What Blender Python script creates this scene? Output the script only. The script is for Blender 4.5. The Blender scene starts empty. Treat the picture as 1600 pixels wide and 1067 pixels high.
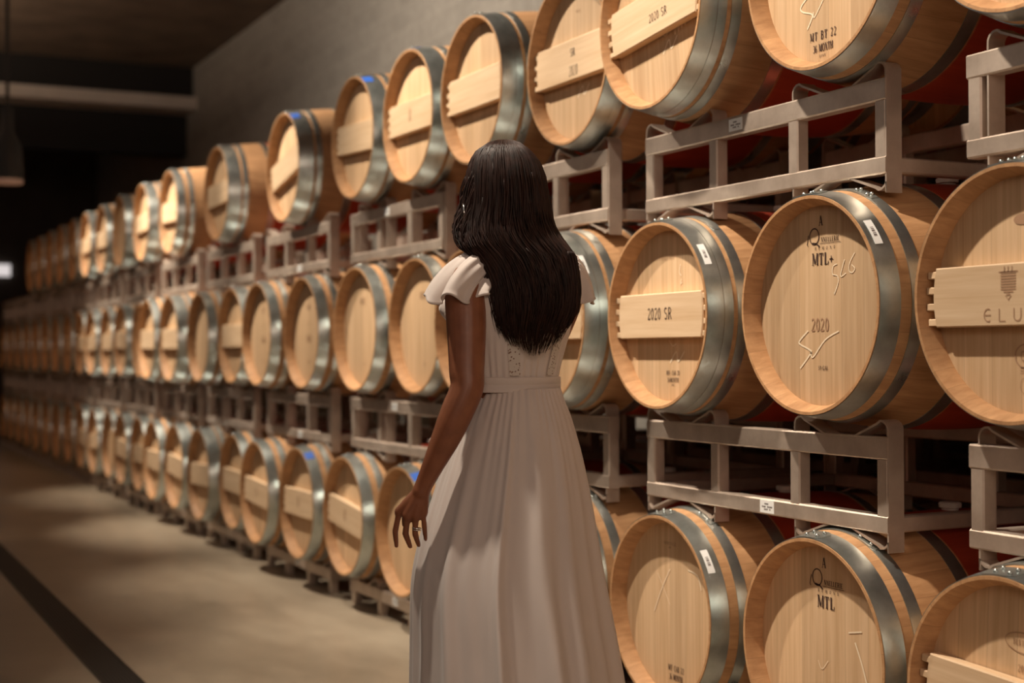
import bpy, bmesh, math, random
from mathutils import Vector, Matrix, noise
random.seed(7)
PI = math.pi
sc = bpy.context.scene
C = sc.collection

# ---------------------------------------------------------------- camera
CAMZ = 1.21
cd = bpy.data.cameras.new('camera'); cam = bpy.data.objects.new('camera', cd); C.objects.link(cam)
yaw, pit, rol = math.radians(26.193), math.radians(0.495), math.radians(-0.2305)
fw = Vector((math.sin(yaw)*math.cos(pit), math.cos(yaw)*math.cos(pit), math.sin(pit)))
rt = Vector((math.cos(yaw), -math.sin(yaw), 0)); up = rt.cross(fw)
r2 = rt*math.cos(rol) + up*math.sin(rol); u2 = up*math.cos(rol) - rt*math.sin(rol)
m = Matrix.Identity(4)
for i in range(3): m[i][0], m[i][1], m[i][2] = r2[i], u2[i], -fw[i]
m[0][3], m[1][3], m[2][3] = 0, 0, CAMZ
cam.matrix_world = m
cd.sensor_width = 36; cd.lens = 2244.4/1600*36; cd.clip_start = .05
cd.dof.use_dof = True; cd.dof.focus_distance = 3.55; cd.dof.aperture_fstop = 2.2
sc.camera = cam
# ---------------------------------------------------------------- light
sc.view_settings.view_transform = 'Standard'; sc.view_settings.look = 'None'
sc.view_settings.gamma = 1; sc.view_settings.use_curve_mapping = False
sc.view_settings.exposure = 0.0
w = bpy.data.worlds.new('world'); sc.world = w; w.use_nodes = True
bg = w.node_tree.nodes['Background']; bg.inputs[0].default_value = (.55, .6, .7, 1); bg.inputs[1].default_value = 0.06
def spot(y, watt, x=.9, z=4.35, tx=2.35, ty=None, tz=1.7, ang=66, blend=.9, col=(1, .86, .70), rad=.05):
    l = bpy.data.lights.new('track_spot', 'SPOT'); l.energy = watt; l.color = col
    l.spot_size = math.radians(ang); l.spot_blend = blend; l.shadow_soft_size = rad
    o = bpy.data.objects.new('track_spot', l); C.objects.link(o); o.location = (x, y, z)
    d = Vector((tx, (y-.8) if ty is None else ty, tz)) - o.location
    o.rotation_euler = d.to_track_quat('-Z', 'Y').to_euler(); return o
WA = 900
spot(3.65, WA*.84); spot(1.9, WA*.5, ty=.95, ang=52)
spot(5.95, WA*.9)
spot(8.45, WA*1.0, ang=50)
spot(11.15, WA*1.2, ang=44)
spot(13.8, WA*.8, ang=44)
spot(9.4, 720, x=.9, z=4.7, tx=4.6, ty=10.2, tz=3.3, ang=120, blend=1)        # unseen extra spot, added to brighten the block wall

def area(loc, rot, sx, sy, watt, col):
    l = bpy.data.lights.new('fill_light', 'AREA'); l.shape = 'RECTANGLE'; l.size = sx; l.size_y = sy; l.energy = watt; l.color = col
    o = bpy.data.objects.new('fill_light', l); C.objects.link(o); o.location = loc; o.rotation_euler = rot; return o
area((-.6, -2.9, 2.6), (math.radians(82), 0, 0), 4.0, 2.6, 125, (1, .74, .58))      # unseen warm fill added behind the camera to lift racks and dress
area((-2.6, 6.5, 4.2), (0, math.radians(-60), 0), 1.0, 14.0, 24, (1, .95, .9))   # dim unseen fill strip added along the opposite side

area((-.9, 15.2, 4.1), (math.radians(180), 0, 0), 1.0, 5.0, 330, (1, .76, .56)); area((.2, 22.5, 4.5), (math.radians(180), 0, 0), 1.0, 3.0, 14, (1, .6, .4))      # unseen up-lights added to brighten the ceiling and pale beam

# ---------------------------------------------------------------- helpers
class MB:
    def __init__(s): s.v = []; s.f = []; s.m = []
    def add(s, vs, fs, mi=0):
        b = len(s.v); s.v += [tuple(p) for p in vs]; s.f += [tuple(b+i for i in f) for f in fs]; s.m += [mi]*len(fs)
    def box(s, x0, x1, y0, y1, z0, z1):
        s.add([(x, y, z) for x in (x0, x1) for y in (y0, y1) for z in (z0, z1)],
              [(0,1,3,2), (4,6,7,5), (0,4,5,1), (2,3,7,6), (0,2,6,4), (1,5,7,3)])
    def beam(s, ax, a0, a1, p0, p1, q0, q1, c=.004):
        """square tube with chamfered edges along axis ax; p,q are the two other axes in order"""
        prof = [(p0+c,q0),(p1-c,q0),(p1,q0+c),(p1,q1-c),(p1-c,q1),(p0+c,q1),(p0,q1-c),(p0,q0+c)]
        vs = []
        for a in (a0, a1):
            for p, q in prof: vs.append({0:(a,p,q), 1:(p,a,q), 2:(p,q,a)}[ax])
        fs = [(i, (i+1)%8, (i+1)%8+8, i+8) for i in range(8)] + [tuple(range(7,-1,-1)), tuple(range(8,16))]
        s.add(vs, fs)
    def tube(s, pts, rs, n=8, cap=True, flat=None):
        pts = [Vector(p) for p in pts]
        if not hasattr(rs, '__len__'): rs = [rs]*len(pts)
        ref = None; rings = []
        for i, p in enumerate(pts):
            d = (pts[min(i+1, len(pts)-1)] - pts[max(i-1, 0)])
            if d.length < 1e-9: d = Vector((0,0,1))
            d.normalize()
            if ref is None:
                ref = Vector((0,0,1)) if abs(d.z) < .9 else Vector((1,0,0))
            a = d.cross(ref).normalized(); b = a.cross(d); ref = b
            rings.append([p + (a*math.cos(2*PI*k/n) + b*math.sin(2*PI*k/n))*rs[i] for k in range(n)])
        s.loft(rings, cap)
    def loft(s, rings, cap=True, closed=True, mi=0):
        n = len(rings[0]); vs = [p for r in rings for p in r]; fs = []
        for i in range(len(rings)-1):
            for k in range(n if closed else n-1):
                k2 = (k+1) % n; fs.append((i*n+k, i*n+k2, (i+1)*n+k2, (i+1)*n+k))
        if cap and closed: fs += [tuple(range(n-1, -1, -1)), tuple((len(rings)-1)*n+k for k in range(n))]
        s.add(vs, fs, mi)
    def lathe(s, prof, n=72, cz=0, closed=True, a0=0):
        """profile (x, r) turned about the X axis through z = cz"""
        rings = [[(x, r*math.sin(2*PI*k/n+a0), cz + r*math.cos(2*PI*k/n+a0)) for k in range(n)] for x, r in prof]
        s.loft(rings, cap=not closed)
        if closed:
            L = len(prof); b = len(s.v) - L*n
            for k in range(n):
                k2 = (k+1) % n; s.f.append((b+(L-1)*n+k, b+(L-1)*n+k2, b+k2, b+k)); s.m.append(0)
    def ball(s, c, r, nu=12, nv=8):
        if not hasattr(r, '__len__'): r = (r, r, r)
        rings = []
        for j in range(1, nv):
            t = PI*j/nv
            rings.append([(c[0]+r[0]*math.sin(t)*math.cos(2*PI*k/nu), c[1]+r[1]*math.sin(t)*math.sin(2*PI*k/nu), c[2]+r[2]*math.cos(t)) for k in range(nu)])
        s.loft(rings, True)
    def mesh(s, name, mats, smooth=40):
        me = bpy.data.meshes.new(name); me.from_pydata(s.v, [], s.f)
        for mt in (mats if isinstance(mats, (list, tuple)) else [mats]): me.materials.append(mt)
        me.polygons.foreach_set('material_index', s.m)
        bm = bmesh.new(); bm.from_mesh(me); bmesh.ops.recalc_face_normals(bm, faces=bm.faces)
        for f in bm.faces: f.smooth = smooth > 0
        if 0 < smooth < 180:
            a = math.radians(smooth)
            for e in bm.edges:
                if len(e.link_faces) == 2 and e.calc_face_angle(0) > a: e.smooth = False
        bm.to_mesh(me); bm.free(); return me
def ob(name, data, parent=None, loc=None, rot=None):
    o = bpy.data.objects.new(name, data); C.objects.link(o)
    if parent: o.parent = parent
    if loc: o.location = loc
    if rot: o.rotation_euler = rot
    return o
def tag(o, label=None, cat=None, group=None, kind=None):
    for k, v in (('label', label), ('category', cat), ('group', group), ('kind', kind)):
        if v: o[k] = v
    return o

# ---------------------------------------------------------------- materials
class NT:
    def __init__(s, name):
        s.m = bpy.data.materials.new(name); s.m.use_nodes = True; s.t = s.m.node_tree; s.b = s.t.nodes['Principled BSDF']
    def n(s, typ, **kw):
        o = s.t.nodes.new(typ)
        for k, v in kw.items():
            if k.startswith('_'): setattr(o, k[1:], v)
            else: o.inputs[k.replace('_', ' ')].default_value = v
        return o
    def l(s, a, b): s.t.links.new(a, b)
    def coord(s, scale=(1,1,1), out='Object'):
        tc = s.n('ShaderNodeTexCoord'); mp = s.n('ShaderNodeMapping'); mp.inputs['Scale'].default_value = scale
        s.l(tc.outputs[out], mp.inputs[0]); return mp.outputs[0]
    def noise(s, co, scale, detail=4, rough=.55):
        o = s.n('ShaderNodeTexNoise', Scale=scale, Detail=detail, Roughness=rough); s.l(co, o.inputs['Vector']); return o.outputs['Fac']
    def ramp(s, fac, stops):
        o = s.n('ShaderNodeValToRGB'); e = o.color_ramp.elements
        while len(e) < len(stops): e.new(.5)
        for el, (p, c) in zip(e, stops): el.position = p; el.color = (*c, 1) if len(c) == 3 else c
        s.l(fac, o.inputs[0]); return o.outputs[0]
    def mix(s, fac, a, b, mode='MIX'):
        o = s.n('ShaderNodeMix', _data_type='RGBA', _blend_type=mode)
        for i, x in ((0, fac), (6, a), (7, b)):
            if hasattr(x, 'is_linked') or hasattr(x, 'links'): s.l(x, o.inputs[i])
            elif i == 0: o.inputs[0].default_value = x
            else: o.inputs[i].default_value = (*x, 1)
        return o.outputs[2]
    def math(s, op, a, b=None, c=None):
        o = s.n('ShaderNodeMath', _operation=op)
        for i, x in enumerate((a, b, c)):
            if x is None: continue
            if hasattr(x, 'links'): s.l(x, o.inputs[i])
            else: o.inputs[i].default_value = x
        return o.outputs[0]
    def bump(s, h, strength=.2, dist=.002):
        o = s.n('ShaderNodeBump', Strength=strength, Distance=dist); s.l(h, o.inputs['Height']); s.l(o.outputs[0], s.b.inputs['Normal'])
    def set(s, **kw):
        for k, v in kw.items():
            i = s.b.inputs[k.replace('_', ' ')]
            if hasattr(v, 'links'): s.l(v, i)
            else: i.default_value = (*v, 1) if hasattr(v, '__len__') and len(v) == 3 and i.type == 'RGBA' else v
def simple(name, col, rough=.5, metal=0.0, **kw):
    t = NT(name); t.set(Base_Color=col, Roughness=rough, Metallic=metal, **kw); return t.m

def wood(name, dark, light, mode):
    """mode 'head': upright planks across the disc; 'stave': planks round the barrel with the wine-stained middle; 'board'"""
    t = NT(name)
    oi = t.n('ShaderNodeObjectInfo'); rnd = oi.outputs['Random']
    tc = t.n('ShaderNodeTexCoord'); sep = t.n('ShaderNodeSeparateXYZ'); t.l(tc.outputs['Object'], sep.inputs[0])
    X, Y, Z = sep.outputs
    if mode == 'head':
        idx = t.math('FLOOR', t.math('MULTIPLY', Y, 11.5)); fr = t.math('FRACT', t.math('MULTIPLY', Y, 11.5)); gs = (25, 60, 2.2)
    elif mode == 'board':
        idx = t.math('FLOOR', t.math('MULTIPLY', Z, 1.0)); fr = None; gs = (25, 2.5, 45)
    else:
        zz = t.math('SUBTRACT', Z, .335); a = t.math('MULTIPLY', t.math('ARCTAN2', Y, zz), 31/(2*PI))
        idx = t.math('FLOOR', a); fr = t.math('FRACT', a); gs = (3, 45, 45)
    wn = t.n('ShaderNodeTexWhiteNoise', _noise_dimensions='2D'); cb = t.n('ShaderNodeCombineXYZ')
    t.l(idx, cb.inputs[0]); t.l(rnd, cb.inputs[1]); t.l(cb.outputs[0], wn.inputs['Vector'])
    mp = t.n('ShaderNodeMapping'); mp.inputs['Scale'].default_value = gs
    cb2 = t.n('ShaderNodeCombineXYZ')
    for i in range(3): t.l(t.math('MULTIPLY', (wn.outputs['Value'] if i != 1 else rnd), 9.0), cb2.inputs[i])
    t.l(cb2.outputs[0], mp.inputs['Location']); t.l(tc.outputs['Object'], mp.inputs[0])
    g = t.noise(mp.outputs[0], 1.0, 5, .6)
    mid = tuple((a+b)/2 for a, b in zip(dark, light))
    col = t.ramp(g, [(.28, dark), (.5, mid), (.72, light)])
    tint = t.math('MULTIPLY_ADD', wn.outputs['Value'], (.0 if mode == 'board' else .20 if mode == 'head' else .13), (.9 if mode != 'board' else 1.0))
    tint = t.math('MULTIPLY', tint, t.math('MULTIPLY_ADD', rnd, .24, .90))
    cbt = t.n('ShaderNodeCombineXYZ')
    for i in range(3): t.l(tint, cbt.inputs[i])
    col = t.mix(1.0, col, cbt.outputs[0], 'MULTIPLY')
    if fr is not None:
        e = t.math('COMPARE', fr, 0.0, .018 if mode == 'head' else .02)
        col = t.mix(t.math('MULTIPLY', e, .30 if mode == 'head' else .40), col, tuple(c*.35 for c in dark))
    if mode == 'stave':
        dx = t.math('ABSOLUTE', t.math('SUBTRACT', X, .475))
        e = t.n('ShaderNodeMapRange'); e.inputs['From Min'].default_value = .186; e.inputs['From Max'].default_value = .178
        t.l(dx, e.inputs[0]); col = t.mix(e.outputs[0], col, t.mix(g, (.26, .025, .010), (.46, .06, .022)))
    t.set(Base_Color=col, Roughness=.62); t.b.inputs['Specular IOR Level'].default_value = .3
    t.bump(g, .12, .002); return t.m
M = {}
M['head'] = wood('oak_head_wood', (.52, .335, .18), (.70, .49, .30), 'head')
M['stave'] = wood('oak_stave_wood', (.37, .19, .085), (.56, .32, .155), 'stave')
M['board'] = wood('oak_board_wood', (.60, .41, .24), (.74, .55, .36), 'board')
def steel(name, c0, c1, rough, sc_, metal=.9):
    t = NT(name); co = t.coord(); g = t.noise(co, sc_, 5, .65); g2 = t.noise(co, sc_*7, 3)
    t.set(Base_Color=t.ramp(g, [(.3, c0), (.7, c1)]), Metallic=metal,
          Roughness=t.math('MULTIPLY_ADD', g, .20, rough)); t.bump(g2, .02, .001); return t.m
M['hoop'] = steel('galvanised_hoop', (.34, .38, .37), (.56, .60, .58), .20, 9)
M['rack'] = steel('rack_steel', (.42, .33, .265), (.64, .53, .44), .34, 7, .6)
M['bung'] = simple('silicone_bung', (.75, .70, .62), .5)
M['paper'] = simple('paper_label', (.82, .82, .80), .6)
M['tape'] = simple('blue_tape', (.02, .12, .55), .55)
M['ink'] = simple('branded_ink', (.045, .018, .012), .7)
M['inkfaint'] = simple('faded_brand', (.38, .22, .125), .7)
M['chalk'] = simple('chalk_line', (.86, .72, .52), .8)
def concrete():
    t = NT('polished_concrete'); co = t.coord(); a = t.noise(co, .55, 6, .6); b = t.noise(t.coord((1, .35, 1)), 2.6, 6, .65)
    f = t.math('ADD', t.math('MULTIPLY', a, .55), t.math('MULTIPLY', b, .45))
    t.set(Base_Color=t.ramp(f, [(.33, (.19, .15, .105)), (.5, (.34, .275, .20)), (.66, (.46, .385, .285))]),
          Roughness=t.math('MULTIPLY_ADD', b, .25, .22)); t.bump(b, .05, .004); return t.m
M['floor'] = concrete()
def block():
    t = NT('concrete_block'); tc = t.n('ShaderNodeTexCoord'); sp = t.n('ShaderNodeSeparateXYZ'); t.l(tc.outputs['Object'], sp.inputs[0])
    cb = t.n('ShaderNodeCombineXYZ'); t.l(sp.outputs[1], cb.inputs[0]); t.l(sp.outputs[2], cb.inputs[1])
    br = t.n('ShaderNodeTexBrick', Scale=1.0); br.inputs['Brick Width'].default_value = .4; br.inputs['Row Height'].default_value = .2
    br.inputs['Mortar Size'].default_value = .006; br.inputs['Color1'].default_value = (.27, .25, .22, 1)
    br.inputs['Color2'].default_value = (.34, .315, .28, 1); br.inputs['Mortar'].default_value = (.40, .37, .33, 1)
    t.l(cb.outputs[0], br.inputs['Vector']); n = t.noise(t.coord(), 14, 5)
    t.set(Base_Color=t.mix(.35, br.outputs[0], t.ramp(n, [(.3, (.2, .185, .16)), (.7, (.42, .39, .35))])), Roughness=.9)
    t.bump(n, .3, .004); return t.m
M['block'] = block()
def plain(name, c0, c1, s, r=.85):
    t = NT(name); n = t.noise(t.coord(), s, 5); t.set(Base_Color=t.ramp(n, [(.3, c0), (.7, c1)]), Roughness=r); return t.m
M['ceil'] = plain('dark_ceiling', (.14, .095, .066), (.235, .17, .118), 2)
M['beam'] = plain('painted_beam', (.62, .56, .50), (.72, .66, .60), 3)
M['dark'] = simple('blackened_metal', (.012, .010, .009), .7, .0)
M['grate'] = steel('drain_grate', (.035, .028, .022), (.07, .055, .045), .45, 20, .6)
M['darkwall'] = plain('dark_wall', (.07, .055, .045), (.11, .09, .075), 1.5)
def emit(name, col, s):
    t = NT(name); t.set(Base_Color=(.1,.1,.1), Emission_Color=col, Emission_Strength=s); return t.m
M['daylit'] = emit('daylit_glass', (.9, .82, .8), .8)
M['warmlamp'] = emit('warm_lamp_rim', (1, .45, .25), .12)

# ---------------------------------------------------------------- the room
def struct(name, mb, mat, label=None):
    o = ob(name, mb.mesh(name, mat, 0)); o['kind'] = 'structure'; return o
X0, X1, Y0, Y1, H = -3.2, 4.62, -3.0, 26.0, 5.02
b = MB(); b.box(X0-.2, X1+.2, Y0-.2, Y1+.2, -.2, 0); struct('floor', b, M['floor'])
b = MB(); b.box(X0-.2, X1+.2, Y0-.2, Y1+.2, H, H+.2); struct('ceiling', b, M['ceil'])
b = MB(); b.box(X1, X1+.2, Y0, Y1, 0, H); struct('wall_right', b, M['block'])
b = MB(); b.box(X0-.2, X0, Y0, Y1, 0, H); struct('wall_left', b, M['darkwall'])
b = MB(); b.box(X0-.2, X1+.2, Y1, Y1+.2, 0, H); struct('wall_far', b, M['darkwall'])
b = MB(); b.box(X0-.2, X1+.2, Y0-.2, Y0, 0, H); struct('wall_near', b, M['darkwall'])
# cross beams
b = MB(); b.box(X0, X1, 18.95, 19.2, 4.62, H); struct('trim_1', b, M['dark'])
b = MB(); b.box(X0, X1, 18.75, 19.3, 4.44, 4.60); struct('trim_2', b, M['beam'])
b = MB(); b.box(X0, X1, 19.3, 19.6, 3.9, H); struct('trim_3', b, M['dark'])
b = MB(); b.box(2.05, 2.55, 6.0, 18.9, 4.7, H) ; 
w1 = MB(); w1.box(2.35, 3.16, Y1-.06, Y1-.01, 2.58, 2.78); o = ob('window_1', w1.mesh('window', M['daylit'], 0)); o['kind'] = 'structure'
# floor drain along the aisle
t = tag(ob('trench_drain', None, loc=(1.052, 8, 0)), 'long dark grated trench drain running along the concrete floor', 'drain')
b = MB(); b.box(-.066, .066, -9, 14, .0004, .0015); ob('shade_strip', b.mesh('shade_strip', M['dark'], 0), t)  # flat black strip on the floor, stands in for the shaded trench recess
b = MB()
for k in range(9): x = -.056 + k*.014; b.box(x-.003, x+.003, -9, 14, .0015, .005)
ob('grate', b.mesh('grate', M['grate'], 0), t)
b = MB(); b.box(-.072, -.064, -9, 14, .0004, .006); b.box(.064, .072, -9, 14, .0004, .006); ob('frame', b.mesh('frame', M['grate'], 0), t)
# ceiling conduit
b = MB(); b.tube([(.05, 2, 4.75), (.05, 18.7, 4.75)], .09, 12)
tag(ob('ceiling_duct', b.mesh('duct', M['dark'])), 'dark pipe running lengthwise under the ceiling at top left', 'pipe')

# ---------------------------------------------------------------- lettering
def arc(cx, cy, rx, ry, a0, a1, n=10):
    return [(cx+rx*math.cos(math.radians(a0+(a1-a0)*i/n)), cy+ry*math.sin(math.radians(a0+(a1-a0)*i/n))) for i in range(n+1)]
TK, TN = .15, .06
def V(x, y0=0, y1=1, s0=1, s1=1, w=TK):
    r = [([(x, y0), (x, y1)], w)]
    if s0: r.append(([(x-.15, y0+.02), (x+.15, y0+.02)], .04))
    if s1: r.append(([(x-.15, y1-.02), (x+.15, y1-.02)], .04))
    return r
GL = {
 'A': (.78, [([(.1,0),(.38,1)], TN), ([(.37,1),(.66,0)], TK), ([(.2,.33),(.54,.33)], TN), ([(0,.02),(.22,.02)], .04), ([(.52,.02),(.8,.02)], .04)]),
 'M': (.98, V(.14, w=TN)+V(.84)+[([(.16,1),(.48,.1)], TK), ([(.48,.1),(.82,1)], TN)]),
 'T': (.74, V(.37, s1=0)+[([(.04,.96),(.70,.96)], TN), ([(.06,.98),(.06,.72)], .05), ([(.68,.98),(.68,.72)], .05)]),
 'L': (.68, V(.18)+[([(.18,.03),(.62,.03)], TN), ([(.61,.02),(.63,.3)], .06)]),
 'E': (.70, V(.18)+[([(.18,.03),(.62,.03)], TN), ([(.18,.97),(.6,.97)], TN), ([(.18,.5),(.48,.5)], TN), ([(.61,.02),(.63,.26)], .05), ([(.6,.98),(.6,.76)], .05)]),
 'I': (.38, V(.19)), 'N': (.84, V(.14, w=TN)+V(.70, s0=0, w=TN)+[([(.16,1),(.70,0)], TK)]),
 'H': (.86, V(.17)+V(.69)+[([(.17,.5),(.69,.5)], TN)]),
 'B': (.72, V(.18)+[([(.18,.97)]+arc(.38,.75,.2,.22,90,-90)+[(.18,.53)], .09), ([(.18,.53)]+arc(.40,.27,.23,.25,90,-90)+[(.18,.03)], .10)]),
 'R': (.76, V(.18)+[([(.18,.97)]+arc(.38,.74,.21,.23,90,-90)+[(.18,.51)], .09), ([(.40,.51),(.68,.02)], TK*.8)]),
 'S': (.62, [(arc(.32,.74,.22,.23,40,270)+arc(.32,.27,.23,.24,90,-140), .11)]),
 'U': (.84, [([(.17,1),(.17,.3)]+arc(.41,.28,.24,.26,180,360)+[(.65,1)], .11), ([(.02,.98),(.32,.98)], .04), ([(.54,.98),(.78,.98)], .04)]),
 'O': (.80, [(arc(.40,.5,.30,.47,0,360,22), .11)]), 'G': (.80, [(arc(.42,.5,.32,.47,50,350,18), .11), ([(.74,.42),(.74,.05)], TK*.8), ([(.55,.42),(.8,.42)], .04)]),
 'D': (.80, V(.18)+[([(.18,.97),(.3,.97)]+arc(.36,.5,.33,.47,80,-80,14)+[(.18,.03)], .10)]), 'C': (.74, [(arc(.42,.5,.32,.47,50,310,18), .11)]),
 '0': (.60, [(arc(.29,.5,.20,.47,0,360,20), .11)]),
 '2': (.58, [(arc(.28,.74,.2,.23,160,-30)+[(.06,.05)], .09), ([(.05,.05),(.5,.05)], .10), ([(.5,.04),(.52,.2)], .05)]),
 '3': (.56, [(arc(.26,.75,.18,.2,150,-80)+arc(.26,.28,.21,.26,80,-150), .10)]),
 '5': (.58, [([(.5,.95),(.16,.95),(.12,.56)]+arc(.27,.32,.22,.28,120,-150), .10)]),
 '6': (.58, [([(.44,.96)]+arc(.36,.5,.28,.45,120,180,5)+arc(.29,.28,.21,.25,180,-180,16), .10)]),
 '9': (.58, [([(.14,.04)]+arc(.2,.5,.28,.45,-60,0,5)+arc(.28,.72,.21,.25,0,360,16), .10)]),
 '+': (.66, [([(.04,.42),(.60,.42)], .08), ([(.32,.14),(.32,.70)], .08)]), '-': (.4, [([(.05,.4),(.33,.4)], .08)]), ' ': (.45, []), '.': (.25, [([(.1,.0),(.1,.09)], .1)]),
}
def spline(pts, n):
    """Catmull-Rom through points (tuples of any length)"""
    out = []
    for i in range(len(pts)-1):
        p0, p1, p2, p3 = pts[max(i-1, 0)], pts[i], pts[i+1], pts[min(i+2, len(pts)-1)]
        for k in range(n):
            t = k/n
            out.append(tuple(.5*((2*b_)+(-a_+c_)*t+(2*a_-5*b_+4*c_-d_)*t*t+(-a_+3*b_-3*c_+d_)*t**3) for a_, b_, c_, d_ in zip(p0, p1, p2, p3)))
    out.append(tuple(pts[-1])); return out
SMOOTH = [False]
def ribbon(mb, pts, w, x):
    """flat stroke on the head: pts in (right, up) metres, at depth x; image right is -Y"""
    if SMOOTH[0] and len(pts) > 2: pts = spline(pts, 5)
    n = len(pts)
    if n < 2: return
    L = []
    for i in range(n):
        a = pts[max(i-1, 0)]; c = pts[min(i+1, n-1)]; dx, dy = c[0]-a[0], c[1]-a[1]; q = math.hypot(dx, dy) or 1
        L.append((pts[i][0]-dy/q*w/2, pts[i][1]+dx/q*w/2)); L.append((pts[i][0]+dy/q*w/2, pts[i][1]-dx/q*w/2))
    mb.add([(x, -p[0], p[1]) for p in L], [(2*i, 2*i+1, 2*i+3, 2*i+2) for i in range(n-1)])
def text(mb, s, cx, cy, h, x, sx=.85, gap=.08, rot=0, bold=1.0):
    tot = sum(GL[c][0]*h*sx + gap*h for c in s) - gap*h; u = -tot/2; ca, sa = math.cos(rot), math.sin(rot)
    for c in s:
        wd, st = GL[c]
        for pts, w in st:
            P = [(u+p[0]*h*sx, (p[1]-.5)*h) for p in pts]
            ribbon(mb, [(cx+p[0]*ca-p[1]*sa, cy+p[0]*sa+p[1]*ca) for p in P], w*h*bold, x)
        u += wd*h*sx + gap*h

# ---------------------------------------------------------------- barrels
RB, RE, LB = .335, .285, .95
def RR(s): return RB - (RB-RE)*((s-.475)/.475)**2
def stave_mesh():
    b = MB(); prof = []
    for i in range(25): s = LB*i/24; prof.append((s, RR(s)))
    inn = RE-.022
    prof += [(LB, RE-.008), (LB-.034, inn), (LB-.056, inn-.002), (LB-.06, inn-.02), (.06, inn-.02), (.056, inn-.002), (.034, inn), (0, RE-.008)]
    b.lathe(prof, 93, RB); return b.mesh('staves', M['stave'], 35)
def head_mesh(front):
    b = MB(); inn = RE-.0225; x = .048 if front else LB-.048; d = .02 if front else -.02
    n = 72
    rings = [[(xx, r*math.sin(2*PI*k/n), r*math.cos(2*PI*k/n)) for k in range(n)] for xx, r in ((x+d, inn), (x, inn), (x-d*.08, inn-.012), (x-d*.08, .001))]
    b.loft(rings, True); return b.mesh('head', M['head'], 30)
def hoop_mesh(s0, s1, rivets=False, ang=0.0):
    b = MB(); t = .0022
    prof = [(s0, RR(s0)+.0003), (s0, RR(s0)+t), ((s0+s1)/2, RR((s0+s1)/2)+t+.0003), (s1, RR(s1)+t), (s1, RR(s1)+.0003)]
    b.lathe(prof, 93, RB)
    # overlapped end of the strip
    n = 14; rings = []
    for k in range(n+1):
        a = ang + (k/n)*.30; w = 1.0 if k > 2 else .55+.15*k
        m_, h_ = (s0+s1)/2, (s1-s0)/2*w
        rings.append([(x_, (RR(x_)+q)*math.sin(a), RB+(RR(x_)+q)*math.cos(a)) for x_, q in ((m_-h_, t), (m_-h_, t+.0022), (m_+h_, t+.0022), (m_+h_, t))])
    b.loft(rings, True)
    if rivets:
        for k in range(2):
            for q in (.28, .72):
                x_ = s0+(s1-s0)*q; a = ang+.07+k*.14; r = RR(x_)+t+.003
                b.ball((x_, r*math.sin(a), RB+r*math.cos(a)), .0055, 8, 6)
    return b.mesh('hoop', M['hoop'], 35)
ST = stave_mesh(); HF = head_mesh(True); HBk = head_mesh(False)
HOOPS = []
for var in range(2):
    front = [(.002, .051), (.0525, .080), (.094, .124), (.250, .287)] if var == 0 else [(.002, .056), (.086, .118), (.250, .287)]
    ms = []
    for i, (a, c) in enumerate(front):
        ang = (-.15, .9, -.6, 2.2)[i] if var == 0 else (-.12, -.5, 2.0)[i]
        ms.append(hoop_mesh(a, c, i == 0 or i == 1, ang)); ms.append(hoop_mesh(LB-c, LB-a, False, ang+1))
    HOOPS.append(ms)
def bung_mesh():
    b = MB(); r0 = RB-.003; rings = [[(.475+r*math.cos(2*PI*k/20), r*math.sin(2*PI*k/20), RB+r0+z) for k in range(20)] for z, r in ((0, .022), (.008, .023), (.010, .030), (.020, .031), (.024, .027))]
    b.loft(rings); return b.mesh('bung', M['bung'], 40)
BUNG = bung_mesh()
def board_mesh():
    b = MB(); w, h = .243, .069; x0, x1 = .015, .043
    n = 12; out = []
    # plank with ends cut to the curve of the chime
    ys = [-h + 2*h*i/n for i in range(n+1)]
    def e(z): return math.sqrt(.2625**2 - z*z) - .022
    L = [(-e(z), z) for z in ys]; R_ = [(e(z), z) for z in reversed(ys)]
    P = L + R_; k = len(P); c = .003
    rings = [[(x1, p[0], p[1]) for p in P], [(x0+c, p[0], p[1]) for p in P], [(x0, p[0]*(1-c/w), p[1]*(1-c/h)) for p in P]]
    b.loft(rings, True); return b.mesh('crossbar', M['board'], 30)
def peg_mesh(side, z):
    b = MB(); e = math.sqrt(.2625**2 - z*z); y0, y1 = e-.024, e+.0015
    ys = (y0, y1) if side > 0 else (-y1, -y0)
    b.beam(1, ys[0], ys[1], .018, .038, z-.0085, z+.0085, .002); return b.mesh('peg', M['board'], 30)
BOARD = board_mesh(); PEGS = [peg_mesh(sd, z) for sd in (-1, 1) for z in (-.057, -.021, .017, .053)]
def patch(mat, name, a0, a1, s0, s1, lift=.0032, lines=0):
    """a label or tape stuck on the hoop; angle from the top, positive to the image right"""
    b = MB(); n = 8
    def P(s, a, q): r = RR(s)+q; return (s, -r*math.sin(a), RB+r*math.cos(a))
    rings = []
    for k in range(n+1):
        a = a0+(a1-a0)*k/n; rings.append([P(s0, a, lift), P(s1, a, lift), P(s1, a, lift+.0006), P(s0, a, lift+.0006)])
    b.loft(rings, True)
    mats = [mat]
    if lines:
        mats.append(M['ink'])
        am = (a0+a1)/2; da = (a1-a0)
        for k in range(7):
            aa = am - da*.18 + k*da*.36/6
            w = da*.018*(1 + (k*7 % 3)*.6)
            b.add([P(s0+(s1-s0)*.3, aa, lift+.0009), P(s0+(s1-s0)*.7, aa, lift+.0009), P(s0+(s1-s0)*.7, aa+w, lift+.0009), P(s0+(s1-s0)*.3, aa+w, lift+.0009)], [(0,1,2,3)], 1)
    return b.mesh(name, mats, 30)
TAPE = patch(M['tape'], 'blue_tape', .42, .62, .004, .048); TAPE2 = patch(M['tape'], 'blue_tape', .02, .2, .004, .048)
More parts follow.
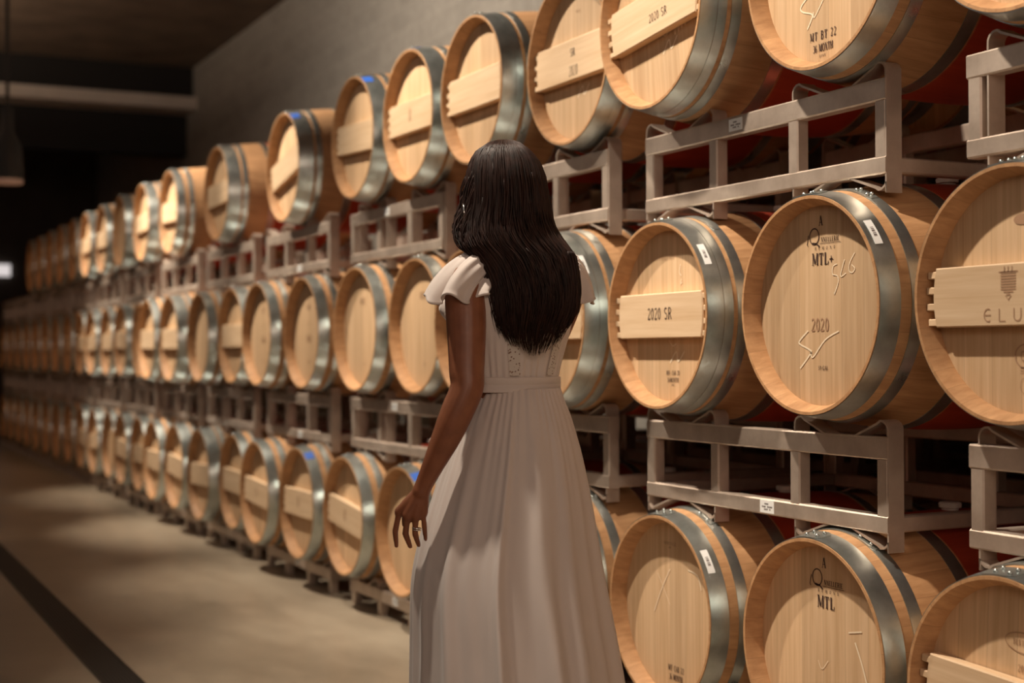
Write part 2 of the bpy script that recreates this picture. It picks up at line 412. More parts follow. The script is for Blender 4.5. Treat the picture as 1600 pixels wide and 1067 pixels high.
LABEL = patch(M['paper'], 'paper_label', .80, 1.06, .015, .036, lines=1)

FX = .048 - .0016 - .0012       # just proud of the head
BX = .015 - .0007        # just proud of the crossbar
def marks(kind):
    """list of (name, mesh) of stamps for a barrel head (centre at 0,0)"""
    out = []
    def mk(name, mat, fn):
        SMOOTH[0] = mat == 'chalk'; b = MB(); fn(b); SMOOTH[0] = False; out.append((name, b.mesh(name, M[mat], 0)))
    if kind == 'mtl+' or kind == 'mtl':
        plus = kind == 'mtl+'
        def f(b):
            text(b, 'A', .005, .222, .026, FX)
            text(b, 'MTL+' if plus else 'MTL', .012, .122, .031, FX, bold=1.15)
            ribbon(b, [(.0+ -.022+.019*math.cos(a*PI/12), .182+.021*math.sin(a*PI/12)) for a in range(25)], .003, FX)
            ribbon(b, [(-.03,.165), (-.012,.162), (0,.154)], .004, FX); ribbon(b, [(-.046,.186),(-.052,.162),(-.048,.158)], .0025, FX)
            text(b, 'NNELLERIE', .042, .172, .013, FX, .8)
            ribbon(b, [(0, .162), (.085, .162)], .0012, FX)
            text(b, 'REMOND', .022, .150, .008, FX, 1.0, 1.1)
            if plus: text(b, '59-GAL', .012, -.163, .011, FX)
        mk('brand_stamp', 'ink', f)
        if plus:
            mk('faded_stamp', 'inkfaint', lambda b: text(b, '2020', .0, -.05, .034, FX, .8))
            def g(b):
                ribbon(b, [(.07,.105),(.055,.10),(.052,.08),(.07,.075),(.075,.06),(.06,.03),(.058,.032)], .003, FX)
                ribbon(b, [(.10,.115),(.085,.08),(.088,.072),(.105,.08)], .003, FX)
                ribbon(b, [(.14,.13),(.12,.105),(.118,.085),(.13,.08),(.14,.09),(.128,.10)], .003, FX)
                ribbon(b, [(-.05,-.065),(-.085,-.09),(-.085,-.10),(-.045,-.115),(-.04,-.125),(-.085,-.165)], .0045, FX)
                ribbon(b, [(-.04,-.12),(-.03,-.135),(.02,-.09),(.075,-.068)], .004, FX)
            mk('chalk_mark', 'chalk', g)
        else:
            mk('chalk_mark', 'chalk', lambda b: (ribbon(b, [(.10,.06),(.15,.07)], .004, FX), ribbon(b, [(.125,.04),(.15,-.01),(.17,-.06)], .005, FX),
                ribbon(b, [(-.02,-.03),(-.005,-.05),(.02,-.025)], .002, FX)))
    if kind == 'sr':
        mk('board_stamp', 'ink', lambda b: text(b, '2020 SR', .005, .006, .036, BX, .80, bold=.9))
    if kind == 'srtop':
        mk('board_stamp', 'ink', lambda b: text(b, '2020 SR', .035, -.014, .026, BX, .8, bold=.85))
    if kind == 'sr2':
        mk('board_stamp', 'ink', lambda b: text(b, 'SR', .025, .024, .026, BX, .85))
        mk('faded_stamp', 'ink', lambda b: text(b, '2020', .03, -.038, .036, BX, .6, bold=.5))
        mk('brand_stamp', 'inkfaint', lambda b: (ribbon(b, arc(.0,.235,.04,.02,0,360,24), .0015, FX), text(b, 'MTL B', .01, .17, .008, FX), text(b, 'MERCUREY', 0, .235, .009, FX) if 0 else None))
    if kind == 'sr':
        mk('brand_stamp', 'ink', lambda b: (text(b, 'MT- C60 20', .03, -.175, .014, FX, .75), text(b, '36MONTH', .03, -.197, .014, FX, .75), text(b, 'BURN', .03, -.212, .005, FX)))
        mk('faded_stamp', 'inkfaint', lambda b: text(b, 'ERMITAGE', .0, .178, .012, FX, 1, .2, bold=.7))
    if kind in ('sr', 'srtop', 'sr2'):
        def g(b):
            o = (.03, -.105) if kind == 'sr' else (.02, -.085)
            ribbon(b, [(o[0]-.02,o[1]+.03),(o[0],o[1]+.012),(o[0]+.02,o[1]+.02)], .0025, FX)
            ribbon(b, [(o[0]-.015,o[1]-.04),(o[0]+.02,o[1]-.005),(o[0]+.03,o[1]-.035),(o[0]+.065,o[1]-.005)], .004, FX)
            if kind == 'sr': ribbon(b, [(.075,.155),(.07,.13),(.08,.12)], .003, FX); ribbon(b, [(.08,.11),(.075,.095),(.085,.10)], .003, FX)
            if kind == 'srtop':
                for k in range(6): ribbon(b, [(.07+k*.018, -.055+k*.004), (.075+k*.018, -.085+k*.004), (.083+k*.018, -.06+k*.004)], .003, FX)
        mk('chalk_mark', 'chalk', g)
    if kind == 'month':
        def f(b):
            text(b, 'MT BT 22', -.022, -.190, .022, FX, .72, .14); text(b, '36 MONTH', -.022, -.222, .020, FX, .62, .05); text(b, 'BURN', -.024, -.243, .007, FX, .8, .3)
        mk('brand_stamp', 'ink', f)
        mk('chalk_mark', 'chalk', lambda b: (ribbon(b, [(-.07,-.075),(-.11,-.10),(-.105,-.115),(-.065,-.13),(-.07,-.145),(-.085,-.165)], .004, FX), ribbon(b, [(-.06,-.125),(-.05,-.135),(.03,-.04)], .003, FX)))
    if kind == 'cal':
        def f(b):
            text(b, 'MT C60 22', .03, -.178, .018, FX, .7, .1); text(b, '24 MONTH' if 0 else '36 MONTH', .03, -.205, .018, FX, .62, .06); text(b, 'BURN', .03, -.226, .006, FX)
        mk('brand_stamp', 'ink', f)
        mk('faded_stamp', 'ink', lambda b: (text(b, 'ERMITAGE', .0, .198, .009, FX, 1, .25, bold=.6), text(b, 'BURN', .0, .186, .004, FX)))
        mk('chalk_mark', 'chalk', lambda b: (ribbon(b, [(-.09,-.02),(-.05,.05),(.0,.12)], .003, FX), ribbon(b, [(-.07,.10),(-.03,.05),(.0,.01)], .002, FX),
            ribbon(b, [(.10,.13),(.15,.12),(.17,.08)], .004, FX)))
    if kind == 'elus':
        def f(b):
            for k in range(9):
                y = .048 - k*.006; w_ = .022 if k < 7 else .022-(k-6)*.008
                ribbon(b, [(-.006-w_, y), (-.006+w_, y)], .0038, BX)
            for k in (-1, 0, 1): ribbon(b, [(-.006+k*.011, .048), (-.006+k*.011, .062)], .003, BX)
            ribbon(b, [(-.034, .050), (.022, .050)], .003, BX)
            ribbon(b, [(-.014, -.002), (-.006, -.012), (.002, -.002)], .003, BX)
            x = -.078
            ribbon(b, [(x+p[0], -.044+p[1]) for p in arc(.012, 0, .012, .014, 60, 300, 12)], .003, BX); ribbon(b, [(x+.002, -.044), (x+.02, -.044)], .003, BX)
            x += .045; ribbon(b, [(x, -.030), (x, -.058), (x+.018, -.058)], .003, BX)
            x += .043; ribbon(b, [(x, -.030), (x, -.048)]+[(x+p[0], -.048+p[1]) for p in arc(.010, 0, .010, .010, 180, 360, 8)]+[(x+.02, -.030)], .003, BX)
            x += .045; ribbon(b, [(x+p[0], -.037+p[1]) for p in arc(.008, 0, .008, .007, 40, 270, 8)]+[(x+p[0], -.051+p[1]) for p in arc(.008, 0, .008, .007, 90, -140, 8)], .003, BX)
        mk('board_stamp', 'inkfaint', f)
        def g(b):
            ribbon(b, arc(.012, -.135, .030, .026, 60, 300, 16), .003, FX); text(b, 'CTB', .018, -.135, .022, FX, .8, .05)
            for k in range(3): ribbon(b, [(-.004, -.160-k*.006), (.035, -.160-k*.006)], .0015, FX)
            ribbon(b, arc(.012, -.20, .016, .018, 0, 360, 18), .0012, FX)
        mk('brand_stamp', 'inkfaint', g)
        kb = MB(); kb.v = []; rings = [[(FX, .025*math.cos(a*PI/8)-.005, .012*math.sin(a*PI/8)+.165) for a in range(16)]]
        kb.add(rings[0], [tuple(range(16))]); out.append(('wood_knot', kb.mesh('wood_knot', M['inkfaint'], 0)))
    if kind == 'year':
        mk('brand_stamp', 'inkfaint', lambda b: (text(b, '2022', .02, .09, .016, FX, .8), ribbon(b, arc(.02, .145, .055, .022, 0, 360, 24), .002, FX), text(b, 'SELECTION', .02, .145, .013, FX, .7) if 0 else text(b, 'BERTRAND', .02, .145, .012, FX, .8)))
    if kind == 'four':      # small stamps down the middle of plain heads
        def f(b):
            text(b, 'A', .0, .17, .026, FX); text(b, 'MTL', .0, .135, .030, FX, .6); text(b, 'B', .0, .05, .02, FX); text(b, '2020', .0, -.03, .036, FX, .7); text(b, 'M', .0, -.15, .022, FX)
        mk('brand_stamp', 'inkfaint', f)
    if kind == 'one':
        mk('brand_stamp', 'inkfaint', lambda b: (text(b, 'MTL', .0, .13, .030, FX, .8), text(b, '59', .02, -.16, .016, FX)))
    if kind == 'crest':
        mk('board_stamp', 'inkfaint', lambda b: [ribbon(b, [(-.012, .03-k*.008), (.012, .03-k*.008)], .004, BX) for k in range(7)])
    return out
MK = {}
def barrel(x, y, z, dR, look, var=0, kind=None, board=False, rot=0.0, tape=None, sticker=False, group=None, scale=None):
    root = ob('wine_barrel', None, loc=(x, y, z-RB)); s = scale or (1+dR/RE)
    tag(root, look, 'barrel', group)
    ch = []
    def put(name, me, spin=0.0):
        o = ob(name, me, root)
        if spin is not None and name in ('head', 'crossbar', 'peg', 'brand_stamp', 'board_stamp', 'faded_stamp', 'chalk_mark', 'wood_knot'):
            o.location = (0, 0, RB); o.rotation_euler = (-rot, 0, 0)
        return o
    put('staves', ST); put('head', HF); hb = ob('head', HBk, root, (0, 0, RB))
    for me in HOOPS[var]: put('hoop', me)
    put('bung', BUNG)
    if board:
        cb = put('crossbar', BOARD)
        for me in PEGS:
            p = ob('peg', me, cb)
    if kind:
        if kind not in MK: MK[kind] = marks(kind)
        for nm, me in MK[kind]:
            o = put(nm, me)
    if tape: put('blue_tape', TAPE if tape == 1 else TAPE2)
    if sticker: put('paper_label', LABEL)
    root.scale = (1, s, s)
    root.location.z = z - RB*s
    return root

ROWS = {
'bottom': [(2.285,-0.012,-0.000,-0.000), (2.959,0.010,0.001,0.002), (3.669,0.000,-0.004,-0.006), (4.360,0.000,0.000,0.000), (5.060,0.000,0.000,0.000), (5.755,0.000,-0.008,0.000), (6.471,-0.005,-0.006,-0.003), (7.145,-0.018,-0.001,-0.002), (7.819,-0.046,-0.004,-0.011), (8.492,0.007,-0.002,0.002), (9.166,-0.029,0.003,-0.004), (9.839,-0.032,-0.002,0.002), (10.513,-0.036,-0.002,0.002), (11.186,0.003,-0.005,0.007), (11.859,0.002,-0.003,0.004), (12.532,0.028,-0.004,0.006), (13.205,0.017,0,0), (13.879,0.025,0,0), (14.552,0.020,0,0), (15.226,0.009,0,0), (15.900,0.004,0,0), (16.609,0,0,0), (17.309,0,0,0), (18.049,0,0,0), (18.749,0,0,0), (19.489,0,0,0)],
'middle': [(2.273,0.000,-0.009,0.008), (2.951,0.000,-0.006,0.004), (3.661,-0.010,-0.007,-0.004), (4.335,-0.034,0.000,0.000), (5.009,-0.028,-0.000,-0.000), (5.683,0.040,0.003,0.004), (6.357,0.016,0.007,0.002), (7.114,0.000,-0.001,-0.005), (7.852,-0.023,-0.000,-0.002), (8.526,0.012,0.000,-0.001), (9.200,-0.020,-0.002,-0.007), (9.874,-0.057,0.005,-0.004), (10.547,-0.066,0.002,-0.002), (11.220,0.023,-0.001,0.001), (11.893,0.010,-0.003,0.004), (12.566,0.018,0,0), (13.240,0.007,0,0), (13.913,0.026,0,0), (14.587,0.020,0,0), (15.261,0.009,0,0), (15.935,0.005,0,0), (16.638,0,0,0), (17.338,0,0,0), (18.078,0,0,0), (18.778,0,0,0), (19.518,0,0,0)],
'top': [(2.238,-0.002,0.000,0.000), (2.912,0.001,0.001,-0.002), (3.635,-0.047,-0.002,0.004), (4.309,0.041,0.004,-0.012), (4.987,-0.007,-0.004,0.004), (5.661,0.005,-0.005,0.013), (6.335,0.001,-0.003,0.015), (7.422,0.000,0.003,-0.011), (8.811,0.000,0.003,-0.010), (10.125,0.000,0.010,0.000), (11.039,0.000,0.008,0.004), (11.882,0,0,0), (12.680,0.000,0.004,-0.006), (13.454,0.000,0.006,0.002), (14.154,0,0,0), (14.894,0,0,0), (15.594,0,0,0), (16.334,0,0,0), (17.034,0,0,0)]}
ROWZ = {'bottom': CAMZ-.7628, 'middle': CAMZ+.1165, 'top': CAMZ+1.0054}
ORD = ['', 'second ', 'third ', 'fourth ', 'fifth ', 'sixth ', 'seventh ', 'eighth ', 'ninth ', 'tenth ', 'eleventh ', 'twelfth ', 'thirteenth ', 'fourteenth ', 'fifteenth ', 'sixteenth ', 'seventeenth ', 'eighteenth ', 'nineteenth ', 'twentieth ', 'twenty-first ', 'twenty-second ', 'twenty-third ', 'twenty-fourth ', 'twenty-fifth ', 'twenty-sixth ']
# per barrel: look words, then build options
SP = {
('top',0): ('oak barrel, only its bottom rim in the frame at the top right corner', dict(var=1)),
('top',1): ('oak barrel stamped MT BT 22 36 MONTH, cut off by the top edge', dict(var=1, kind='month')),
('top',2): ('oak barrel stamped 2020 SR above a chalk scribble, top tier', dict(kind='srtop', board=True, rot=.10)),
('top',3): ('oak barrel with a crossbar stamped SR over 2020, top tier above the long hair', dict(kind='sr2', board=True, rot=.0)),
('top',4): ('oak barrel with unmarked crossbar directly above the dark head of hair', dict(var=0, board=True)),
('top',5): ('oak barrel with small crest on its crossbar, top tier, left of the head', dict(board=True, kind='crest', tape=2, rot=-.01)),
('top',6): ('oak barrel with blue tape, top tier, second one left of the head', dict(board=True, tape=1, rot=-.05)),
('top',7): ('lone taped oak barrel with steeply tilted crossbar, gaps at both sides, top tier', dict(board=True, tape=1, rot=.18)),
('top',8): ('oak barrel with long exposed tan side, left of the lone taped barrel, top tier', dict(board=True, rot=.03)),
('middle',0): ('oak barrel with a crest and ELUS on its crossbar, cut by the right edge', dict(kind='elus', board=True, var=1)),
('middle',1): ('large plain-headed oak barrel stamped MTL+ and 59-GAL with white chalk marks', dict(kind='mtl+', var=1, sticker=True)),
('middle',2): ('oak barrel whose crossbar reads 2020 SR, middle tier beside the white dress', dict(kind='sr', board=True, sticker=True)),
('middle',3): ('oak barrel half hidden behind the womans right shoulder, middle tier', dict(board=True, sticker=True)),
('middle',4): ('oak barrel mostly hidden behind the womans left arm, middle tier', dict()),
('middle',5): ('plain-headed oak barrel just left of the womans white sleeve, middle tier', dict(kind='one', var=1)),
('middle',6): ('plain-headed oak barrel with small upper stamp, second left of the sleeve', dict(kind='one', var=1)),
('middle',7): ('plain-headed oak barrel with column of dark stamps, third left of the sleeve', dict(kind='four', var=1)),
('middle',8): ('plain-headed oak barrel with a column of faint stamps, fourth left of the sleeve', dict(kind='four', var=1)),
('middle',9): ('crossbar barrel wedged behind plain-headed one, fifth left of the sleeve, middle tier', dict(board=True)),
('middle',10): ('smooth bright plain-headed oak barrel, sixth left of the sleeve, middle tier', dict(var=1)),
('middle',11): ('brightest far oak barrel with pale crossbar, seventh left of the sleeve, middle tier', dict(board=True)),
('bottom',0): ('oak barrel stamped 2022 with tilted crossbar at the bottom right corner', dict(kind='year', board=True, rot=-.05, var=1)),
('bottom',1): ('oak barrel stamped MTL with riveted hoop end, bottom tier right', dict(kind='mtl', var=1)),
('bottom',2): ('plain-headed oak barrel with chalk strokes right of the skirt, bottom tier', dict(kind='cal', sticker=True, var=1)),
('bottom',3): ('oak barrel mostly hidden behind the right edge of the white skirt, bottom tier', dict(var=1)),
('bottom',4): ('oak barrel hidden behind the white skirt, bottom tier', dict(var=1)),
('bottom',5): ('plain-headed oak barrel behind the womans hand with blue tape on its hoop', dict(tape=1, var=1, kind=None)),
('bottom',6): ('oak barrel with crest on a slanting crossbar, just left of the womans hand', dict(board=True, kind='crest', rot=-.10, var=1)),
('bottom',7): ('oak barrel with blue tape and crossbar, second left of the womans hand, bottom tier', dict(board=True, kind='crest', tape=1, rot=.0, var=1)),
('bottom',8): ('oak barrel with crossbar and dark pegs, third left of the womans hand, bottom tier', dict(board=True, kind='crest', rot=-.05, var=1)),
}
PLAIN = {('top', 11), ('middle', 10), ('bottom', 15), ('middle', 13), ('top', 16), ('bottom', 19), ('middle', 19)}
for tier, L in ROWS.items():
    for i, (ty, dx, dR, dz) in enumerate(L):
        dz = max(-.004, min(.006, dz)); dR = max(-.007, min(.003, dR))
        look, kw = SP.get((tier, i), (None, None))
        if look is None:
            bd = (tier, i) not in PLAIN
            kw = dict(board=bd, var=(i*7+len(tier)) % 3 == 0, rot=((i*37) % 11-5)*.012)
            look = '%s oak barrel, %sfrom the right in the %s tier' % (('dim ' if i > 16 else 'blurred ') + ('crossbar' if bd else 'plain-headed'), ORD[i], tier)
        kw['var'] = int(kw.get('var', 0))
        barrel(2.2854+dx, ty, ROWZ[tier]+dz, dR, look, group='wine barrels on the %s tier' % tier, **kw)

# ---------------------------------------------------------------- racks
RX0, RX1, RW = 2.3854, 3.135, .562      # front plane, rear plane, half width
TU, TD = .056, .042
UP = -.3260                             # rail top below the barrel axis
def rack_meshes():
    d = {}
    def beam(ax, *a): b = MB(); b.beam(ax, *a); return b
    for f, (xa, xb) in enumerate(((0, TD), (RX1-RX0-TD, RX1-RX0))):
        d['up%d' % f] = beam(1, -RW, RW, xa, xb, .209, .209+TU).mesh('rail', M['rack'], 20)
        d['lo%d' % f] = beam(1, -RW, RW, xa, xb, .027, .071).mesh('rail', M['rack'], 20)
        for k, yy in enumerate((-RW+.022, -.190, .190, RW-.022)):
            d['po%d%d' % (f, k)] = beam(2, TU, .209, xa+.002, xb-.001, yy-.021, yy+.021).mesh('post', M['rack'], 20)
            d['fo%d%d' % (f, k)] = beam(2, 0, .076, xa+.002, xb-.001, yy-.021, yy+.021).mesh('leg', M['rack'], 20)
        for k, yc in enumerate((-.375, .375)):
            for full in (0, 1):
                top = [(.185, 0), (.185, .295)] + [(.165+.02*math.cos(a), .300+.02*math.sin(a)) for a in (.3, .8, 1.3, 1.8)] + [(.05, .262)]
                if full: pts = [(-p[0], p[1]) for p in reversed(top)][:-1]
                # one loop per side: top slope, leg, bottom slope
                for sd in (-1, 1):
                    b = MB()
                    P = [(.045, .257), (.145, .297)] + [(.160+.025*math.cos(a), .283+.022*math.sin(a)) for a in (1.7, 1.2, .7, .2)] + [(.185, .28)]
                    if full: P += [(.185, -.02)] + [(.160+.025*math.cos(a), .011-.022*math.sin(a)) for a in (.2, .7, 1.2, 1.7)] + [(.145, -.004), (.045, .030)]
                    else: P += [(.185, .2)]
                    th = .0055; n = len(P); rings = []
                    for i, (py, pz) in enumerate(P):
                        a, c = P[max(i-1, 0)], P[min(i+1, n-1)]; dx, dy = c[0]-a[0], c[1]-a[1]; q = math.hypot(dx, dy)
                        nx, ny = -dy/q*th/2, dx/q*th/2
                        xx0, xx1 = (xa+.003, xb+.010) if f == 0 else (xa-.010, xb-.003)
                        rings.append([(xx0, yc+sd*(py+nx), pz+ny), (xx1, yc+sd*(py+nx), pz+ny), (xx1, yc+sd*(py-nx), pz-ny), (xx0, yc+sd*(py-nx), pz-ny)])
                    b.loft(rings, True)
                    d['sa%d%d%d%d' % (f, k, full, sd)] = b.mesh('saddle', M['rack'], 30)
    for k, yy in enumerate((-RW+.02, RW-.02)):
        d['si%d' % k] = beam(0, TD, RX1-RX0-TD, yy-.02, yy+.02, .029, .069).mesh('side_tube', M['rack'], 20)
        d['sj%d' % k] = beam(0, TD, RX1-RX0-TD, yy-.02, yy+.02, .214, .254).mesh('side_tube', M['rack'], 20)
    for nm, zz, yy in (('tagu', .209+TU/2, .07), ('tagl', .048, -.07), ('tagm', .209+TU/2, -.02)):
        b = MB(); b.box(-.0015, -.0002, yy-.032, yy+.032, zz-.016, zz+.019)
        for r, (w_, q) in enumerate(((.012, .009), (.024, .001), (.016, -.006))):
            for c in range(int(w_/.003)):
                y_ = yy-w_+c*.006; 
                if (c*5+r) % 7 == 0: continue
                b.add([(-.0018, y_, zz+q-.0022), (-.0018, y_+.0042, zz+q-.0022), (-.0018, y_+.0042, zz+q+.0022), (-.0018, y_, zz+q+.0022)], [(0,1,2,3)], 1)
        d[nm] = b.mesh('rack_label', [M['paper'], M['ink']], 0)
    return d
RM = rack_meshes()
RACKC = [1.925, 3.325, 4.69, 6.07, 7.50, 8.87, 10.22, 11.56, 12.9, 14.25, 15.6, 16.98, 18.40, 19.75]
RNAME = ['right edge of the frame', 'first', 'second', 'third', 'fourth', 'fifth', 'sixth', 'seventh', 'eighth', 'ninth', 'tenth', 'eleventh', 'twelfth', 'thirteenth']
def rack(y, tier, label, i_=0, dx=0, sticker=None, group=None):
    full = tier != 'bottom'
    z = ROWZ[tier] + UP - .265
    base = z if full else 0
    root = ob('barrel_rack', None, loc=(RX0+dx, y, base)); tag(root, label, 'rack', group or 'steel racks under the %s tier' % tier)
    off = z - base
    def put(nm, key): return ob(nm, RM[key], root, (0, 0, off))
    for f in (0, 1):
        put('rail', 'up%d' % f)
        if full: put('rail', 'lo%d' % f)
        for k in range(4):
            if full: put('post', 'po%d%d' % (f, k))
            else:
                o = ob('leg', RM['po%d%d' % (f, k)], root, (0, 0, 0)); zt = z+.209
                o.location = (0, 0, -TU*(zt/(.209-TU))); o.scale = (1, 1, zt/(.209-TU))
        near = [q[0] for q in ROWS[tier] if abs(q[0]-y) < .62]
        for k in (0, 1):
            want = y + (-.375, .375)[k]; hit = [q for q in near if abs(q-want) < .12 and (i_ != 1)]
            for sd in (-1, 1):
                s_ = put('saddle', 'sa%d%d%d%d' % (f, k, 1 if full else 0, sd))
                if hit: s_.location.y = hit[0]-want
    for k in (0, 1):
        put('side_tube', ('si%d' if full else 'sj%d') % k)
    if sticker: put('rack_label', sticker)
    return root
STK = {('top', 1): 'tagu', ('middle', 1): 'tagl', ('top', 3): 'tagu', ('middle', 3): 'tagm', ('top', 4): 'tagl', ('middle', 4): 'tagl', ('bottom', 3): 'tagm', ('bottom', 4): 'tagm'}
for tier in ('bottom', 'middle', 'top'):
    for i, y in enumerate(RACKC):
        under = {'bottom': 'standing on the floor under the lowest barrels', 'middle': 'between the bottom and middle barrels', 'top': 'between the middle and top barrels'}[tier]
        if i == 0: lab = 'steel rack %s, cut by the right edge of the frame' % under
        else: lab = ('floor-standing steel rack, %s stack in from the right edge' % RNAME[i]) if tier == 'bottom' else 'steel rack %s, %s stack in from the right edge' % (under, RNAME[i])
        if tier == 'bottom' and i == 0: lab = 'floor-standing steel rack under the 2022 barrel, at the right'
        if tier == 'bottom' and i == 1: lab = 'floor-standing steel rack under the MTL barrel'
        rack(y, tier, lab, i, sticker=STK.get((tier, i)))

# second rank of barrels, seen only through the gaps
for tier in ('bottom', 'middle', 'top'):
    for y in RACKC[:4]:
        rack(y, tier, 'steel rack of the rear rank, glimpsed through the gaps behind the front rack', dx=1.04, group='rear rank of steel racks')
        for k in (-.342, .342):
            barrel(2.2854+1.04, y+k, ROWZ[tier], 0, 'oak barrel of the rear rank, glimpsed through the gaps behind the front barrels', group='rear rank of wine barrels')
t = tag(ob('pendant_lamp', None, loc=(1.44, 12, 2.58)), 'dark hanging lamp with a warm lower rim, at the left edge', 'lamp')
b = MB(); b.loft([[(r_*math.cos(2*PI*k/24), r_*math.sin(2*PI*k/24), z_) for k in range(24)] for z_, r_ in ((.03, .12), (.08, .125), (.30, .11), (.42, .05), (.60, .045))]); ob('shade', b.mesh('shade', M['dark'], 40), t)
b = MB(); b.loft([[(r_*math.cos(2*PI*k/24), r_*math.sin(2*PI*k/24), z_) for k in range(24)] for z_, r_ in ((0, .118), (.03, .12))]); ob('rim', b.mesh('rim', M['warmlamp'], 40), t)
b = MB(); b.tube([(0, 0, .6), (0, 0, H-2.58)], .015, 8); ob('stem', b.mesh('stem', M['dark'], 40), t)

#PERSON#
# ---------------------------------------------------------------- the woman
SK = NT('skin'); nn = SK.noise(SK.coord(), 30, 4)
SK.set(Base_Color=SK.ramp(nn, [(.3, (.21, .075, .036)), (.7, (.27, .10, .048))]), Roughness=.42, Subsurface_Weight=.06); SK.b.inputs['Subsurface Radius'].default_value = (.02, .008, .004)
SK.bump(SK.noise(SK.coord(), 400, 3), .05, .0005); M['skin'] = SK.m
HR = NT('dark_hair'); hn = HR.noise(HR.coord((1, 1, .15)), 90, 3)
HR.set(Base_Color=HR.ramp(hn, [(.3, (.008, .0032, .002)), (.7, (.036, .013, .008))]), Roughness=.55); HR.b.inputs['Specular IOR Level'].default_value = .25; M['hair'] = HR.m
def cloth(name, c, trans=.25):
    t = NT(name); n1 = t.noise(t.coord((1, 1, 1)), 260, 2); n2 = t.noise(t.coord((3, 3, 1.2)), 9, 5)
    t.set(Base_Color=t.mix(n2, tuple(x*.90 for x in c), c), Roughness=.85); t.b.inputs['Sheen Weight'].default_value = .2
    bm_ = t.n('ShaderNodeBump', Strength=.25, Distance=.002); t.l(n2, bm_.inputs['Height']); t.l(bm_.outputs[0], t.b.inputs['Normal'])
    tr = t.n('ShaderNodeBsdfTranslucent'); tr.inputs[0].default_value = (*c, 1); mx = t.n('ShaderNodeMixShader'); mx.inputs[0].default_value = trans
    t.l(t.b.outputs[0], mx.inputs[1]); t.l(tr.outputs[0], mx.inputs[2]); t.l(mx.outputs[0], t.t.nodes['Material Output'].inputs[0]); return t
M['cotton'] = cloth('white_cotton', (.84, .75, .69)).m
lt = cloth('eyelet_lace', (.80, .74, .68)); vo = lt.n('ShaderNodeTexVoronoi', Scale=150.0); lt.l(lt.coord(), vo.inputs['Vector'])
hole = lt.math('LESS_THAN', vo.outputs['Distance'], .30); lt.l(lt.mix(hole, (.74, .68, .61), (.22, .11, .07)), lt.b.inputs['Base Color']); M['lace'] = lt.m
M['silver'] = simple('silver', (.85, .83, .80), .2, 1.0)
M['eyewhite'] = simple('eye', (.8, .78, .75), .2); M['lips'] = simple('lips', (.28, .07, .05), .4); M['shoe'] = simple('tan_leather', (.35, .2, .1), .5)
S_ = 3.5/2244.4
def K(px, py, y=0.0):
    q = (3.5+y)/3.5
    return Vector(((px-800)*S_*q, y, CAMZ+(553-py)*S_*q))
A_ = math.radians(35); FWD = Vector((-math.sin(A_), math.cos(A_), 0)); LAT = Vector((-math.cos(A_), -math.sin(A_), 0))   # LAT: to her left
def ring_body(c, w_, d_, z, n=48, f=None, l=None):
    f = f or FWD; l = l or LAT
    return [Vector((c[0], c[1], z)) + l*w_*math.cos(2*PI*k/n) + f*d_*math.sin(2*PI*k/n) for k in range(n)]
def remeshed(mb, name, mat, vox, smooth=6):
    me = mb.mesh(name+'_src', mat, 180); o = bpy.data.objects.new(name+'_src', me); C.objects.link(o)
    r = o.modifiers.new('r', 'REMESH'); r.mode = 'VOXEL'; r.voxel_size = vox; r.use_smooth_shade = True
    s_ = o.modifiers.new('s', 'SMOOTH'); s_.factor = .5; s_.iterations = smooth
    dg = bpy.context.evaluated_depsgraph_get(); ev = o.evaluated_get(dg)
    out = bpy.data.meshes.new_from_object(ev, depsgraph=dg); out.name = name
    bpy.data.objects.remove(o); out.materials.clear(); out.materials.append(mat)
    return out
def capsule(b, pts, rs, n=16):
    P = [Vector(p) for p in pts]
    b.tube(P, rs, n)
    for p, r in zip(P, rs): b.ball(p, r*.995, 14, 8)
b = MB()
CX = .008
torso = [(.84,.125,.095,.0), (.92,.135,.10,.0), (1.0,.125,.092,.0), (1.08,.110,.080,.002), (1.14,.107,.076,.003), (1.21,.120,.084,.006), (1.27,.132,.092,.010), (1.33,.143,.092,.014),
         (1.38,.150,.078,.018), (1.42,.135,.064,.020), (1.445,.095,.055,.020), (1.47,.056,.052,.016)]
b.loft([ring_body((c, 0), w_, d_, z) for z, w_, d_, c in [tuple(x) for x in spline(torso, 4)]], True)
b.tube([(.016, .0, 1.44), (.0, .0, 1.50), (-.012, .01, 1.58)], [.054, .047, .048], 24)
# head, turned a little further to her left
AH = math.radians(47); HF_ = Vector((-math.sin(AH), math.cos(AH), 0)); HL = Vector((-math.cos(AH), -math.sin(AH), 0)); HC = Vector((-.020, .0, 1.625))
def hp(f, l, z): return HC + HF_*f + HL*l + Vector((0, 0, z))
def ell(c, rf, rl, rz, nu=24, nv=16):
    rings = []
    for j in range(1, nv):
        t = PI*j/nv; rings.append([c + HF_*rf*math.sin(t)*math.cos(2*PI*k/nu) + HL*rl*math.sin(t)*math.sin(2*PI*k/nu) + Vector((0, 0, rz*math.cos(t))) for k in range(nu)])
    b.loft(rings, True)
ell(hp(-.008, 0, .005), .094, .074, .092); ell(hp(.028, 0, -.040), .062, .060, .088); ell(hp(.062, 0, -.105), .022, .024, .020)
ell(hp(.020, 0, -.085), .05, .052, .035)
b.tube([hp(.090, 0, -.005), hp(.102, 0, -.03), hp(.110, 0, -.042)], [.007, .010, .012], 12)
for sd in (-1, 1):
    ell(hp(.098, sd*.012, -.043), .008, .007, .007); ell(hp(.080, sd*.031, .017), .010, .021, .007); ell(hp(.0790, sd*.029, .0065), .0105, .0155, .0050); ell(hp(.0780, sd*.029, -.0105), .0095, .0145, .0042)     # nostrils, brow, lids
    ell(hp(-.006, sd*.074, -.028), .017, .009, .031)                                                      # ears
    ell(hp(.066, sd*.040, -.045), .018, .018, .018)                                                       # cheeks
